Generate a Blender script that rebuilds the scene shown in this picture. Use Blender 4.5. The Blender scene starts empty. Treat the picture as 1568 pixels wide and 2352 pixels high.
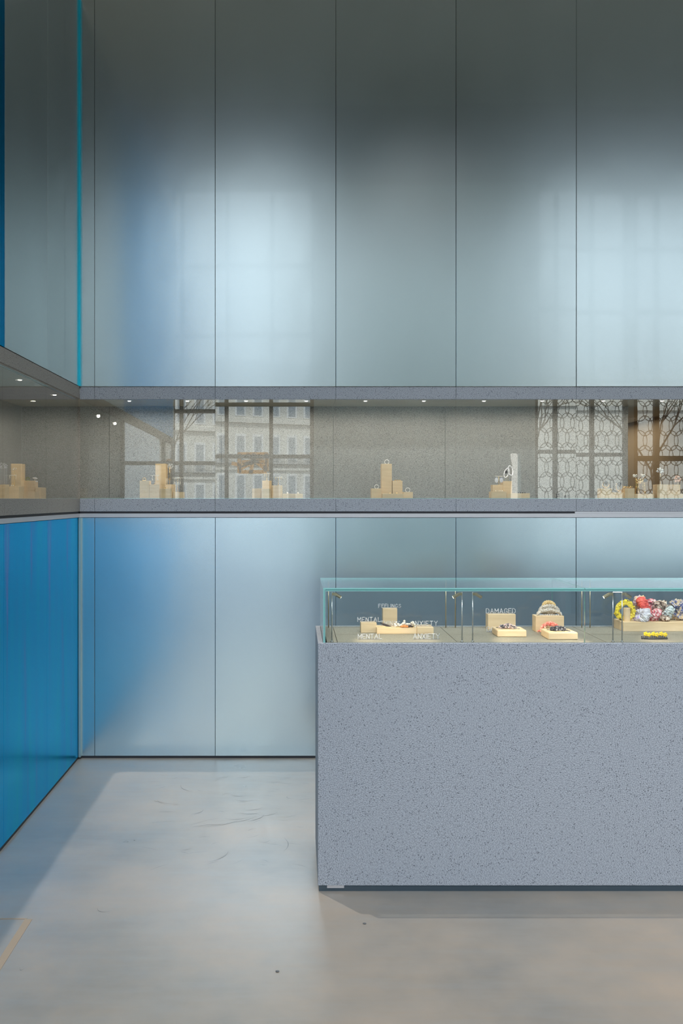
import bpy, math, random
from mathutils import Vector, Matrix, noise
random.seed(4)
PI = math.pi
S = bpy.context.scene
COL = S.collection

# ------------------------------------------------------------------ camera, world, lights, exposure
F = 2156.0            # focal length in pixels of the 1568 x 2352 frame
VX, VY = 682.0, 1147.0
EYE = 1.5
cam_d = bpy.data.cameras.new('camera')
cam = bpy.data.objects.new('camera', cam_d); COL.objects.link(cam)
cam.location = (0, 0, EYE); cam.rotation_euler = (PI/2, 0, 0)
cam_d.sensor_fit = 'VERTICAL'; cam_d.sensor_height = 36; cam_d.sensor_width = 24
cam_d.lens = 36*F/2352
cam_d.shift_x = (784-VX)/2352; cam_d.shift_y = (VY-1176)/2352
cam_d.clip_start = 0.05; cam_d.clip_end = 500
S.camera = cam
S.view_settings.view_transform = 'Standard'; S.view_settings.look = 'None'
S.view_settings.gamma = 1; S.view_settings.use_curve_mapping = False
S.view_settings.exposure = 0.62
SKY = 1.9
w = bpy.data.worlds.new('sky'); S.world = w; w.use_nodes = True
w.node_tree.nodes['Background'].inputs[0].default_value = (0.84, 0.93, 1.0, 1)
w.node_tree.nodes['Background'].inputs[1].default_value = SKY

def lamp(kind, name, loc, rot, energy, color=(1, 1, 1), **kw):
    d = bpy.data.lights.new(name, kind); d.energy = energy; d.color = color
    for k, v in kw.items(): setattr(d, k, v)
    o = bpy.data.objects.new(name, d); COL.objects.link(o)
    o.location = loc; o.rotation_euler = rot
    return o
lamp('SUN', 'sun', (0, 0, 40), (math.radians(-48), 0, math.radians(12)), 4.0, (1, .97, .92), angle=math.radians(1))
lamp('SPOT', 'high_ceiling_lamp', (-1.72, 5.91, 12.3), (math.radians(-14), math.radians(4), 0), 1900, (1, .90, .78),
     spot_size=math.radians(70), spot_blend=.3, shadow_soft_size=.03)
for (lx, ly) in ((.5, 3.6), (4.5, 3.6)):
    lamp('AREA', 'fill_disc', (lx, ly, 12.4), (0, 0, 0), 100, (1, .95, .88), shape='DISK', size=1.2)  # unseen fill discs, added to lift the floor and counter top

for (lx, ly, tx, ty) in ((-.6, -3.2, -.2, 3.2), (1.6, -3.2, 1.4, 3.4), (3.8, -3.2, 3.2, 3.4)):
    _d = Vector((tx-lx, ty-ly, .4-7.2))
    lamp('SPOT', 'counter_fill_spot', (lx, ly, 7.2), _d.to_track_quat('-Z', 'Y').to_euler(), 760, (.95, .97, 1), spot_size=math.radians(46), spot_blend=1, shadow_soft_size=.35)  # added fill from behind the camera for the counter front, no real fixture

_d = Vector((0, -2.5, -5.2))
for lx in (1.1, 2.7):
    lamp('SPOT', 'front_wall_fill', (lx, -1.5, 7.3), _d.to_track_quat('-Z', 'Y').to_euler(), 300, (.93, .98, 1), spot_size=math.radians(75), spot_blend=1, shadow_soft_size=.1)  # invented spots that brighten the front wall for its reflection in the metal

# ------------------------------------------------------------------ materials
MATS = {}
def newmat(name):
    m = bpy.data.materials.new(name); m.use_nodes = True
    MATS[name] = m
    nt = m.node_tree; b = nt.nodes['Principled BSDF']
    return m, nt, b
def N(nt, t, **kw):
    n = nt.nodes.new(t)
    for k, v in kw.items():
        if k in n.inputs: n.inputs[k].default_value = v
        else: setattr(n, k, v)
    return n
def ramp(nt, fac, stops, interp='LINEAR'):
    r = nt.nodes.new('ShaderNodeValToRGB'); r.color_ramp.interpolation = interp
    e = r.color_ramp.elements
    while len(e) < len(stops): e.new(.5)
    for i, (p, c) in enumerate(stops):
        e[i].position = p; e[i].color = (*c, 1)
    nt.links.new(fac, r.inputs[0])
    return r.outputs[0]
def coords(nt, scale=(1, 1, 1), kind='Object'):
    t = nt.nodes.new('ShaderNodeTexCoord'); mp = nt.nodes.new('ShaderNodeMapping')
    mp.inputs['Scale'].default_value = scale
    nt.links.new(t.outputs[kind], mp.inputs[0])
    return mp.outputs[0]
def mixc(nt, fac, a, b, mode='MIX'):
    m = nt.nodes.new('ShaderNodeMix'); m.data_type = 'RGBA'; m.blend_type = mode
    for sock, v in ((m.inputs[0], fac), (m.inputs[6], a), (m.inputs[7], b)):
        if hasattr(v, 'is_linked') or hasattr(v, 'links'): nt.links.new(v, sock)
        else: sock.default_value = v if isinstance(v, float) else (*v, 1)
    return m.outputs[2]
def noise_t(nt, vec, scale, detail=2, rough=.5):
    n = N(nt, 'ShaderNodeTexNoise'); n.inputs['Scale'].default_value = scale
    n.inputs['Detail'].default_value = detail; n.inputs['Roughness'].default_value = rough
    nt.links.new(vec, n.inputs['Vector']); return n.outputs[0]
def plain(name, col, rough=.5, metal=0., coat=0., vary=.0, scale=20):
    m, nt, b = newmat(name)
    if vary:
        v = noise_t(nt, coords(nt), scale, 3)
        c = ramp(nt, v, [(.3, tuple(x*(1-vary) for x in col)), (.7, tuple(min(1, x*(1+vary)) for x in col))])
        nt.links.new(c, b.inputs['Base Color'])
    else: b.inputs['Base Color'].default_value = (*col, 1)
    b.inputs['Roughness'].default_value = rough; b.inputs['Metallic'].default_value = metal
    b.inputs['Coat Weight'].default_value = coat; b.inputs['Coat Roughness'].default_value = .02
    return m

def stone(name, dark, light, pit):
    m, nt, b = newmat(name)
    v = coords(nt)
    fine = noise_t(nt, v, 260, 3, .7)
    c = ramp(nt, fine, [(.37, dark), (.60, light)])
    big = noise_t(nt, v, 5, 3)
    c = mixc(nt, ramp(nt, big, [(.3, (0, 0, 0)), (.7, (.3, .3, .3))]), c, tuple((a+bb)/2*1.05 for a, bb in zip(dark, light)))
    vo = N(nt, 'ShaderNodeTexVoronoi'); vo.inputs['Scale'].default_value = 120; vo.inputs['Randomness'].default_value = 1
    nt.links.new(v, vo.inputs['Vector'])
    sel = noise_t(nt, v, 55, 2)
    add = N(nt, 'ShaderNodeMath', operation='ADD'); nt.links.new(vo.outputs['Distance'], add.inputs[0])
    r2 = ramp(nt, sel, [(.47, (.0, .0, .0)), (.62, (.45, .45, .45))]); nt.links.new(r2, add.inputs[1])
    mask = ramp(nt, add.outputs[0], [(.17, (.9, .9, .9)), (.29, (0, 0, 0))])
    c = mixc(nt, mask, c, pit)
    nt.links.new(c, b.inputs['Base Color'])
    b.inputs['Roughness'].default_value = .62
    bp = N(nt, 'ShaderNodeBump'); bp.inputs['Strength'].default_value = .25; bp.inputs['Distance'].default_value = .002
    inv = ramp(nt, add.outputs[0], [(.18, (0, 0, 0)), (.32, (1, 1, 1))])
    nt.links.new(inv, bp.inputs['Height']); nt.links.new(bp.outputs[0], b.inputs['Normal'])
    return m
M_stone = stone('basalt_stone', (.145, .163, .195), (.46, .50, .57), (.07, .08, .10))
M_stone_warm = stone('niche_stone', (.145, .143, .135), (.42, .415, .40), (.06, .06, .06))
M_deck = stone('deck_stone', (.20, .19, .15), (.32, .30, .25), (.14, .13, .11))

def metal(name, col, rough, coat, streak=None, streakmix=.5, sc=(6, 6, .35), tint=(.15, .75, 1), met=.75):
    m, nt, b = newmat(name)
    v = coords(nt, sc)
    if streak:
        n1 = noise_t(nt, v, 1.6, 3)
        c = ramp(nt, n1, streak)
        c = mixc(nt, streakmix, col, c)
        nt.links.new(c, b.inputs['Base Color'])
    else:
        v2 = coords(nt, (.9, .9, .5))
        n1 = noise_t(nt, v2, 1.2, 2)
        c = ramp(nt, n1, [(.35, tuple(x*.93 for x in col)), (.65, tuple(min(1, x*1.05) for x in col))])
        nt.links.new(c, b.inputs['Base Color'])
    b.inputs['Metallic'].default_value = 1; b.inputs['Roughness'].default_value = rough
    if streak: b.inputs['Specular Tint'].default_value = (*tint, 1); b.inputs['Metallic'].default_value = met
    b.inputs['Coat Weight'].default_value = coat; b.inputs['Coat Roughness'].default_value = 0.01
    b.inputs['Coat IOR'].default_value = 1.5
    wv = coords(nt, (1, 1, .6)); bn = noise_t(nt, wv, 2.2, 2)
    bp = N(nt, 'ShaderNodeBump'); bp.inputs['Strength'].default_value = .35; bp.inputs['Distance'].default_value = .006
    nt.links.new(bn, bp.inputs['Height']); nt.links.new(bp.outputs[0], b.inputs['Normal'])
    return m
M_metal = metal('brushed_aluminium', (.48, .53, .54), .235, .3)
M_metal_low = metal('satin_aluminium', (.73, .88, 1.0), .22, .12)
M_blue = metal('blue_film_metal', (.01, .42, .68), .20, .08,
               [(.35, (.0, .30, .50)), (.5, (.02, .42, .66)), (.62, (.10, .28, .60)), (.72, (.02, .40, .55))], .75, (9, 9, .5), (.0, .34, .55), .97)
M_blue_low = metal('blue_film_lower', (.0, .46, .80), .22, .06,
               [(.30, (.0, .58, .80)), (.48, (.0, .46, .88)), (.6, (.03, .42, .84)), (.70, (.36, .28, .75)), (.8, (.05, .62, .80))], .85, (7, 7, .45))
M_cyan = plain('cyan_trim', (.02, .55, .75), .3, .7)
M_trimgrey = plain('grey_trim', (.45, .60, .62), .35, .8)
M_rail = plain('rail_metal', (.62, .62, .66), .4, .7)
M_dark = plain('dark_gap', (.02, .022, .03), .6)
M_plinth = plain('plinth_metal', (.10, .14, .18), .35, .8)
M_steel = plain('steel', (.62, .64, .66), .28, 1)
M_brass = plain('brushed_brass', (.55, .47, .33), .35, 1)
M_gold = plain('gold', (.95, .72, .35), .25, 1)
M_silver = plain('rhinestone', (.88, .89, .95), .2, .15, .5)
M_clip_shade = plain('clip_bar_and_shade', (.10, .11, .17), .4, .3)  # colour of the clip bars and of the shade drawn behind letters
M_black = plain('black_gloss', (.015, .015, .02), .2, 0, .5)
M_pearl = plain('pearl', (.85, .80, .72), .25, 0, .6)
M_white = plain('white_enamel', (.80, .80, .80), .4)
M_amber = plain('amber', (.75, .28, .08), .25, 0, .5)
M_featherb = plain('dark_feather', (.06, .045, .05), .7)
M_green = plain('green_stone', (.30, .38, .10), .2, 0, .6)
M_blk_wood = None
def woodmat():
    m, nt, b = newmat('maple')
    v = coords(nt, (3, 20, 20))
    n1 = noise_t(nt, v, 3, 3)
    c = ramp(nt, n1, [(.3, (.74, .55, .33)), (.7, (.84, .65, .42))])
    nt.links.new(c, b.inputs['Base Color']); b.inputs['Roughness'].default_value = .55
    return m
M_wood = woodmat()
M_wall = plain('grey_plaster', (.55, .60, .62), .8, vary=.06, scale=2)
M_wall_teal = plain('teal_plaster', (.56, .70, .72), .7, vary=.06, scale=2)
M_ceil = plain('dark_ceiling', (.62, .62, .56), .8, vary=.05, scale=1)
M_beam = plain('dark_beam', (.03, .04, .06), .6)
M_frame = plain('window_frame_dark', (.035, .033, .03), .5)
M_brown = plain('brown_lacquer', (.26, .20, .13), .8, vary=.05, scale=2)
M_brown_ceiling = plain('brown_soffit', (.33, .28, .19), .6)
M_soffit = plain('soffit_stone', (.36, .34, .28), .7, vary=.05, scale=8)
M_facade = plain('limestone', (.68, .66, .61), .85, vary=.08, scale=.3)
M_slate = plain('slate_roof', (.22, .26, .34), .6)
M_winglass = plain('far_glass', (.34, .38, .42), .3)
M_iron = plain('balcony_iron', (.06, .07, .08), .6)
M_street = plain('street', (.22, .22, .22), .8)
M_bark = plain('bark', (.10, .085, .07), .9)
M_orange = plain('orange_tape', (.95, .28, .03), .5)
_nt = M_orange.node_tree; _t = _nt.nodes.new('ShaderNodeBsdfTranslucent'); _t.inputs[0].default_value = (1, .40, .02, 1)
_m = _nt.nodes.new('ShaderNodeMixShader'); _m.inputs[0].default_value = 1
_nt.links.new(_nt.nodes['Principled BSDF'].outputs[0], _m.inputs[1]); _nt.links.new(_t.outputs[0], _m.inputs[2]); _nt.links.new(_m.outputs[0], _nt.nodes['Material Output'].inputs[0])
M_sign = plain('sign_letters', (.62, .66, .85), .5)
m, nt, b = newmat('led'); M_led = m
b.inputs['Emission Color'].default_value = (1, .9, .72, 1); b.inputs['Emission Strength'].default_value = 12

def floormat():
    m, nt, b = newmat('polished_concrete')
    v = coords(nt)
    n1 = noise_t(nt, v, 1.1, 5, .65)
    c = ramp(nt, n1, [(.32, (.165, .165, .158)), (.5, (.24, .218, .19)), (.66, (.30, .255, .21))])
    v2 = coords(nt, (1.5, 9, 1)); n2 = noise_t(nt, v2, 2.2, 4, .6)
    c = mixc(nt, ramp(nt, n2, [(.35, (.22, .22, .22)), (.6, (0, 0, 0))]), c, (.24, .26, .27))
    n3 = noise_t(nt, v, 14, 4, .65)
    c = mixc(nt, ramp(nt, n3, [(.4, (.12, .12, .12)), (.62, (0, 0, 0))]), c, (.22, .22, .22))
    nt.links.new(c, b.inputs['Base Color'])
    r = ramp(nt, n1, [(.3, (.26, .26, .26)), (.7, (.40, .40, .40))])
    nt.links.new(r, b.inputs['Roughness'])
    b.inputs['Specular IOR Level'].default_value = .45
    return m
M_floor = floormat()

def glassmat(name, f0, tint, r=0.0):
    """thin pane: clear, with a mirror share that grows toward grazing view (Schlick)"""
    m = bpy.data.materials.new(name); m.use_nodes = True; nt = m.node_tree
    nt.nodes.clear()
    out = nt.nodes.new('ShaderNodeOutputMaterial'); mx = nt.nodes.new('ShaderNodeMixShader')
    tr = nt.nodes.new('ShaderNodeBsdfTransparent'); gl = nt.nodes.new('ShaderNodeBsdfGlossy')
    lw = nt.nodes.new('ShaderNodeNewGeometry')
    dt = nt.nodes.new('ShaderNodeVectorMath'); dt.operation = 'DOT_PRODUCT'
    nt.links.new(lw.outputs['Incoming'], dt.inputs[0]); nt.links.new(lw.outputs['Normal'], dt.inputs[1])
    def mth(op, a, b_=None):
        n = nt.nodes.new('ShaderNodeMath'); n.operation = op
        for i, v in enumerate((a, b_)):
            if v is None: continue
            if isinstance(v, (int, float)): n.inputs[i].default_value = v
            else: nt.links.new(v, n.inputs[i])
        return n.outputs[0]
    c = mth('ABSOLUTE', dt.outputs['Value']); q = mth('POWER', mth('SUBTRACT', 1.0, c), 5.0)
    f = mth('ADD', mth('MULTIPLY', q, 1-f0), f0)
    gl.inputs['Roughness'].default_value = r
    tr.inputs[0].default_value = (*tint, 1)
    nt.links.new(f, mx.inputs[0]); nt.links.new(tr.outputs[0], mx.inputs[1])
    nt.links.new(gl.outputs[0], mx.inputs[2]); nt.links.new(mx.outputs[0], out.inputs[0])
    MATS[name] = m
    return m
M_glass = glassmat('coated_glass', .10, (.97, .985, .975))
M_glass_case = glassmat('case_glass', .035, (.96, .985, .985))
M_glass_left = glassmat('clear_niche_glass', .02, (.98, .985, .98))
M_glass_win = glassmat('window_glass', .02, (.91, .94, .95))
M_edge = plain('glass_edge', (.26, .56, .55), .15, 0, .5)
M_edge_dark = plain('glass_edge_dark', (.015, .17, .16), .2, 0, .5)

def fabric(name, cols, scale, stops=None):
    m, nt, b = newmat(name)
    v = coords(nt)
    n1 = noise_t(nt, v, scale, 2, .6)
    k = len(cols)
    st = [(0.0 if i == 0 else .40+.20*(i-1)/max(1, k-2), c) for i, c in enumerate(cols)]
    c = ramp(nt, n1, st, 'CONSTANT')
    nt.links.new(c, b.inputs['Base Color']); b.inputs['Roughness'].default_value = .75
    b.inputs['Sheen Weight'].default_value = .2
    return m
F_yellow = fabric('yellow_black_satin', [(.10, .07, .02), (.90, .72, .02), (.85, .66, .05), (.95, .80, .10)], 45)
F_red = fabric('red_satin', [(.70, .06, .05), (.85, .12, .09), (.90, .22, .16)], 30)
F_purple = fabric('purple_yellow_satin', [(.35, .22, .60), (.75, .55, .60), (.90, .70, .35)], 40)
F_lilac = fabric('lilac_white_satin', [(.50, .42, .72), (.78, .76, .82), (.82, .80, .80)], 30)
F_pink = fabric('pink_pattern', [(.10, .03, .03), (.80, .12, .18), (.92, .62, .62), (.92, .80, .78)], 90)
F_leopard = fabric('leopard', [(.04, .025, .02), (.28, .16, .10), (.75, .62, .52), (.85, .80, .72)], 100)
F_greyw = fabric('grey_white_print', [(.20, .24, .28), (.62, .70, .72), (.85, .88, .86)], 80)
F_navy = fabric('navy_floral', [(.06, .08, .22), (.20, .22, .42), (.80, .66, .48), (.70, .50, .30)], 75)
F_coral = fabric('coral_knit', [(.75, .10, .08), (.95, .30, .22), (.95, .55, .45)], 120)
F_chain = fabric('chain_print', [(.03, .03, .05), (.10, .09, .12), (.85, .78, .80), (.80, .45, .45)], 150)
F_chain2 = fabric('black_white_print', [(.02, .02, .03), (.06, .06, .08), (.80, .78, .82)], 150)
F_crystal = fabric('crystal_mesh', [(.20, .16, .10), (.62, .52, .38), (.50, .46, .44), (.90, .88, .85)], 260)
F_crystal_gold = fabric('gold_crystal_mesh', [(.30, .18, .06), (.75, .52, .22), (.85, .75, .50)], 260)

# ------------------------------------------------------------------ mesh helpers
def wx(px, d): return (px-VX)/F*d
def wz(py, d): return EYE-(py-VY)/F*d
class MB:
    def __init__(s): s.v = []; s.f = []; s.mi = []
    def face(s, idx, mi=0): s.f.append(idx); s.mi.append(mi)
    def box(s, x0, x1, y0, y1, z0, z1, mi=0, edge=None, big=None):
        b = len(s.v)
        for z in (z0, z1):
            for (x, y) in ((x0, y0), (x1, y0), (x1, y1), (x0, y1)): s.v.append((x, y, z))
        fs = [((0, 3, 2, 1), 'z'), ((4, 5, 6, 7), 'z'), ((0, 1, 5, 4), 'y'), ((2, 3, 7, 6), 'y'), ((1, 2, 6, 5), 'x'), ((3, 0, 4, 7), 'x')]
        for q, ax in fs:
            k = mi
            if edge is not None and ax != big: k = edge
            s.face([b+i for i in q], k)
        return s
    def tube(s, pts, r, n=8, mi=0, closed=False):
        pts = [Vector(p) for p in pts]; k = len(pts); b = len(s.v)
        up = Vector((0, 0, 1))
        for i, p in enumerate(pts):
            a = pts[(i-1) % k] if (closed or i > 0) else p
            c = pts[(i+1) % k] if (closed or i < k-1) else p
            t = (c-a); t = t.normalized() if t.length > 0 else Vector((0, 0, 1))
            u = t.cross(up)
            if u.length < .05: u = t.cross(Vector((0, 1, 0)))
            u.normalize(); v = t.cross(u)
            rr = r[i] if isinstance(r, (list, tuple)) else r
            for j in range(n):
                an = 2*PI*j/n; s.v.append(tuple(p+u*(rr*math.cos(an))+v*(rr*math.sin(an))))
        segs = k if closed else k-1
        for i in range(segs):
            i2 = (i+1) % k
            for j in range(n):
                j2 = (j+1) % n
                s.face([b+i*n+j, b+i*n+j2, b+i2*n+j2, b+i2*n+j], mi)
        if not closed:
            s.face([b+j for j in range(n)][::-1], mi); s.face([b+(k-1)*n+j for j in range(n)], mi)
        return s
    def ball(s, c, r, n=8, mi=0, sc=(1, 1, 1)):
        b = len(s.v); m = max(3, n//2+1)
        for i in range(m+1):
            th = PI*i/m
            for j in range(n):
                ph = 2*PI*j/n
                s.v.append((c[0]+r*sc[0]*math.sin(th)*math.cos(ph), c[1]+r*sc[1]*math.sin(th)*math.sin(ph), c[2]+r*sc[2]*math.cos(th)))
        for i in range(m):
            for j in range(n):
                j2 = (j+1) % n
                s.face([b+i*n+j, b+(i+1)*n+j, b+(i+1)*n+j2, b+i*n+j2], mi)
        return s
    def build(s, name, mats, parent=None, smooth=False, bevel=0, origin=None, rot=None):
        me = bpy.data.meshes.new(name)
        o0 = Vector(origin) if origin is not None else (Vector(parent.location) if parent is not None and parent.get('_w') is None else Vector((0, 0, 0)))
        me.from_pydata([tuple(Vector(p)-o0) for p in s.v], [], s.f)
        if not isinstance(mats, (list, tuple)): mats = [mats]
        for m_ in mats: me.materials.append(m_)
        for p, k in zip(me.polygons, s.mi): p.material_index = k; p.use_smooth = smooth
        me.validate(); me.update()
        o = bpy.data.objects.new(name, me); COL.objects.link(o)
        if parent is not None: o.parent = parent
        elif origin is not None: o.location = o0
        if bevel:
            bv = o.modifiers.new('bevel', 'BEVEL'); bv.width = bevel; bv.segments = 2; bv.limit_method = 'ANGLE'
        return o
def tag(o, label=None, cat=None, group=None, kind=None):
    if label: o['label'] = label
    if cat: o['category'] = cat
    if group: o['group'] = group
    if kind: o['kind'] = kind
    return o
def empty(name, loc=(0, 0, 0), label=None, cat=None, group=None, kind=None):
    o = bpy.data.objects.new(name, None); COL.objects.link(o); o.location = loc; o.empty_display_size = .05
    return tag(o, label, cat, group, kind)
def copy_tree(o, parent=None):
    c = o.copy(); COL.objects.link(c); c.parent = parent
    for ch in list(o.children): copy_tree(ch, c)
    return c

# ------------------------------------------------------------------ key dimensions
DB = 5.435; XL = -1.258; PW = .697
Z_UP = 2.153; Z_LINT = 2.080; Z_SH = 1.5035; Z_SHB = 1.429
XS = [XL]+[wx(p, DB) for p in (217, 494, 771, 1047, 1323)]
XS += [XS[-1]+PW*i for i in range(1, 5)]
ND = .43                                   # niche depth
G = .0011                                  # half a panel joint
YS = [DB-PW*i for i in range(7)]          # joints of the left wall, corner first
XB = 2.067                                # where the stone back of the niche stops

# ------------------------------------------------------------------ structure
fl = MB().box(-8, 12, -4.3, 9, -.12, 0).build('floor', M_floor); tag(fl, 'worn polished grey concrete floor', None, kind='structure')
# hatch joint in the floor
hb = MB(); d0 = 3.358
hb.box(-1.256, -.965, 3.352, 3.360, 0, .0012); hb.box(-.972, -.945, 1.2, 3.352, 0, .0010)
h = hb.build('floor_joint', plain('joint_filler', (.27, .22, .17), .8), fl)
# scratches
sb = MB()
def scr(x, y, L, a, r=.0012, bend=.02):
    pts = []
    for i in range(7):
        t = i/6-.5; pts.append((x+L*t*math.cos(a)-bend*(t*t*4)*math.sin(a), y+L*t*math.sin(a)+bend*(t*t*4)*math.cos(a)))
    b0 = len(sb.v)
    for i, (px_, py_) in enumerate(pts):
        q = r*(1-abs(i/3-1)*.8)
        sb.v += [(px_+q*math.sin(a), py_-q*math.cos(a), .0006), (px_-q*math.sin(a), py_+q*math.cos(a), .0006)]
    for i in range(6): sb.face([b0+2*i, b0+2*i+2, b0+2*i+3, b0+2*i+1])
def fpt(px, py):
    d = EYE*F/(py-VY); return wx(px, d), d
for (px, py, L, a) in ((370, 1844, .09, -.6), (420, 1812, .13, -1.0), (360, 1842, .05, -.3), (510, 1895, .18, .5), (545, 1882, .12, .15), (575, 1870, .1, .1), (490, 1895, .1, .05),
                       (560, 1885, .16, .6), (595, 1880, .12, .9), (560, 1840, .1, -.1), (585, 1860, .1, .4), (660, 1833, .05, -.9), (510, 1970, .14, 1.0), (230, 2094, .06, -.5),
                       (460, 1866, .08, .9), (560, 1786, .08, .3), (620, 1872, .1, .5), (545, 1829, .08, -.2), (662, 1940, .16, 1.57), (48, 2229, .02, 0), (610, 1935, .05, .4)):
    x, y = fpt(px, py); scr(x, y, L, a)
for i in range(60):
    px = 340+random.random()*360; py = 1780+random.random()**1.5*220
    x, y = fpt(px, py); scr(x, y, .03+.07*random.random(), random.uniform(-.6, .9), .0004+.0005*random.random(), random.uniform(-.01, .01))
so = sb.build('scratch', plain('scratch_dark', (.09, .10, .11), .6), fl); so['kind'] = 'stuff'
for (px, py) in ((837, 2122), (637, 2232)):
    x, y = fpt(px, py); o = MB().ball((x, y, .002), .005, 7, sc=(1.4, 1, .4)).build('stone_chip', MATS['scratch_dark'], origin=(x, y, 0))
    tag(o, 'tiny grey chip on the concrete floor %s' % ('just in front of the stone counter' if px > 800 else 'left of the counter, near the bottom edge'), 'debris')

TILT_UP = [(0, 0), (.05, 0), (-.10, .10), (.12, -.05), (-.08, .12), (.06, -.1), (0, 0), (.05, 0), (0, 0)]
def panel(name, mat, x0, x1, z0, z1, y, th, parent, tz=0, tx=0):
    """a flat metal sheet whose face looks toward -y, set with a small mounting tilt (degrees)"""
    cx, cz = (x0+x1)/2, (z0+z1)/2
    o = MB().box(x0, x1, y, y+th, z0, z1).build(name, mat, parent, bevel=.0008, origin=(cx, y, cz))
    o.location = (cx, y, cz); o.rotation_euler = (math.radians(tx), 0, math.radians(tz))
    return o
HB = 4.45
wb = MB()
wb.box(-1.9, 6, DB+.03, DB+.09, Z_UP, HB)
wb.box(-1.9, 6, DB+.03, DB+.09, 0, Z_SHB)
wb.box(-1.9, 6, DB+.09, DB+.13, .0, Z_SHB)
wall_back = wb.build('wall_back', M_dark); tag(wall_back, 'back wall of tall brushed metal panels', kind='structure')
for i in range(len(XS)-1):
    tz, tx = TILT_UP[i]
    panel('upper_metal_panel', M_metal, XS[i]+G, XS[i+1]-G, Z_UP+.001, HB, DB, .02, wall_back, tz, tx*.6)
    panel('lower_metal_panel', M_metal_low, XS[i]+G, XS[i+1]-G, .014, 1.394, DB+.004, .02, wall_back, -tz, -tx*.5)
HLEFT = 4.39
wl = MB()
wl.box(-1.80, XL-.03, YS[-1], DB+.02, Z_UP, HLEFT); wl.box(-1.80, XL-.03, YS[-1], DB+.02, 0, Z_SHB)
wl.box(-1.80, XL, YS[-1]-.05, YS[-1], 0, HLEFT)
wall_left = wl.build('wall_left', M_trimgrey); tag(wall_left, 'left wall of metal panels, blue film below the niche', kind='structure')
def lpanel(name, mat, y0, y1, z0, z1, x, th, tz=0):
    cy, cz = (y0+y1)/2, (z0+z1)/2
    o = MB().box(x-th, x, y0, y1, z0, z1).build(name, mat, wall_left, bevel=.0008, origin=(x, cy, cz))
    o.location = (x, cy, cz); o.rotation_euler = (0, 0, math.radians(tz)); return o
for i in range(6):
    p = lpanel('upper_metal_panel', M_metal if i < 2 else M_blue, YS[i+1]+G, YS[i]-G, Z_UP+.001, HLEFT, XL, .02, (.0, .1, -.1, .05, -.05, .05)[i])
    if i >= 2: p['label'] = 'blue upper metal panel'
    p = lpanel('lower_metal_panel', M_blue_low, YS[i+1]+G, YS[i]-G, .014, 1.394, XL-.004, .02, (.05, -.1, .08, 0, .05, -.05)[i])
    p['label'] = 'saturated blue lower panel'
# corner trims
t1 = MB().box(XL, XL+.010, DB-.022, DB, Z_UP+.001, HLEFT).build('trim_1', M_cyan); tag(t1, 'slim cyan corner strip above the niche', kind='structure')
t2 = MB().box(XL-.002, XL+.010, DB-.022, DB+.004, .012, 1.394).build('trim_2', M_trimgrey); tag(t2, 'slim grey green corner strip below the niche', kind='structure')
# rail below the niche
t3 = MB().box(XL, 6, DB-.001, DB+.03, 1.396, 1.418).build('trim_3', M_rail); tag(t3, 'slim pale metal rail under the back niche', kind='structure')
t4 = MB().box(XL-.03, XL+.001, YS[-1], DB, 1.396, 1.418).build('trim_4', M_rail); tag(t4, 'slim pale metal rail under the left niche', kind='structure')
t5 = MB().box(XL, 6, DB+.01, DB+.03, 0, .014).build('trim_5', M_dark); tag(t5, 'dark base gap under the back panels', kind='structure')
t6 = MB().box(XL-.03, XL-.006, YS[-1], DB, 0, .014).build('trim_6', M_dark); tag(t6, 'dark base gap under the left panels', kind='structure')
t7 = MB().box(XL, wx(1320, DB), DB+.004, DB+.03, 1.4185, Z_SHB).build('trim_7', M_dark); tag(t7, 'black shadow gap between rail and stone shelf', kind='structure')
t8 = MB().box(XL-.03, XL-.004, YS[-1], DB, 1.4185, Z_SHB).build('trim_8', M_dark); tag(t8, 'black shadow gap under the left stone shelf', kind='structure')
t9 = MB().box(wx(1320, DB), 6, DB+.001, DB+.03, 1.4185, Z_SHB).build('trim_9', M_rail); tag(t9, 'pale rail strip filling the gap at the right', kind='structure')

# ------------------------------------------------------------------ niche on the back wall
nb = empty('display_niche', (1.0, DB, Z_SHB), 'long grey stone display niche behind glass running across the back wall', 'display niche')
TPAN = [(0, 0), (.10, -.16), (-.05, .16), (.06, .02), (-.04, .0), (.05, -.14), (0, .02), (0, 0), (0, 0)]
for i in range(len(XS)-1):
    x0, x1 = XS[i]+G*.6, XS[i+1]-G*.6
    MB().box(x0, x1, DB, DB+.04, Z_LINT, Z_UP-.002).build('lintel_slab', M_stone, nb, bevel=.001)
    MB().box(x0, x1, DB, DB+ND, Z_SHB+.001, Z_SH).build('shelf_slab', M_stone, nb, bevel=.001)
    cx = (x0+x1)/2; zc = (Z_SH+Z_LINT)/2
    g = MB().box(x0, x1, DB+.006, DB+.012, Z_SH-.0, Z_LINT+.0).build('glass_pane', M_glass, nb, origin=(cx, DB+.009, zc))
    g.location = Vector((cx, DB+.009, zc))-Vector(nb.location)
    tz, tx = TPAN[i]; g.rotation_euler = (math.radians(tx), 0, math.radians(tz))
    if XS[i+1] < 2.6:
        MB().box(x0, x1, DB+.04, DB+ND, Z_LINT, Z_LINT+.03).build('soffit_slab', M_soffit, nb)
# stone back slabs with their joints (251, 765, 1021, 1283 in the photo)
bx = [-1.72, wx(251, 5.865), wx(508, 5.865), wx(765, 5.865), wx(1022, 5.865), wx(1280, 5.865), XB]
for a, b_ in zip(bx[:-1], bx[1:]):
    MB().box(a+.001, b_-.001, DB+ND, DB+ND+.03, Z_SH-.05, Z_LINT+.05).build('back_slab', M_stone_warm, nb)
MB().box(XL, 2.4, DB+.0135, DB+.016, Z_SH, Z_SH+.004).build('glass_channel', M_trimgrey, nb)
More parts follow.
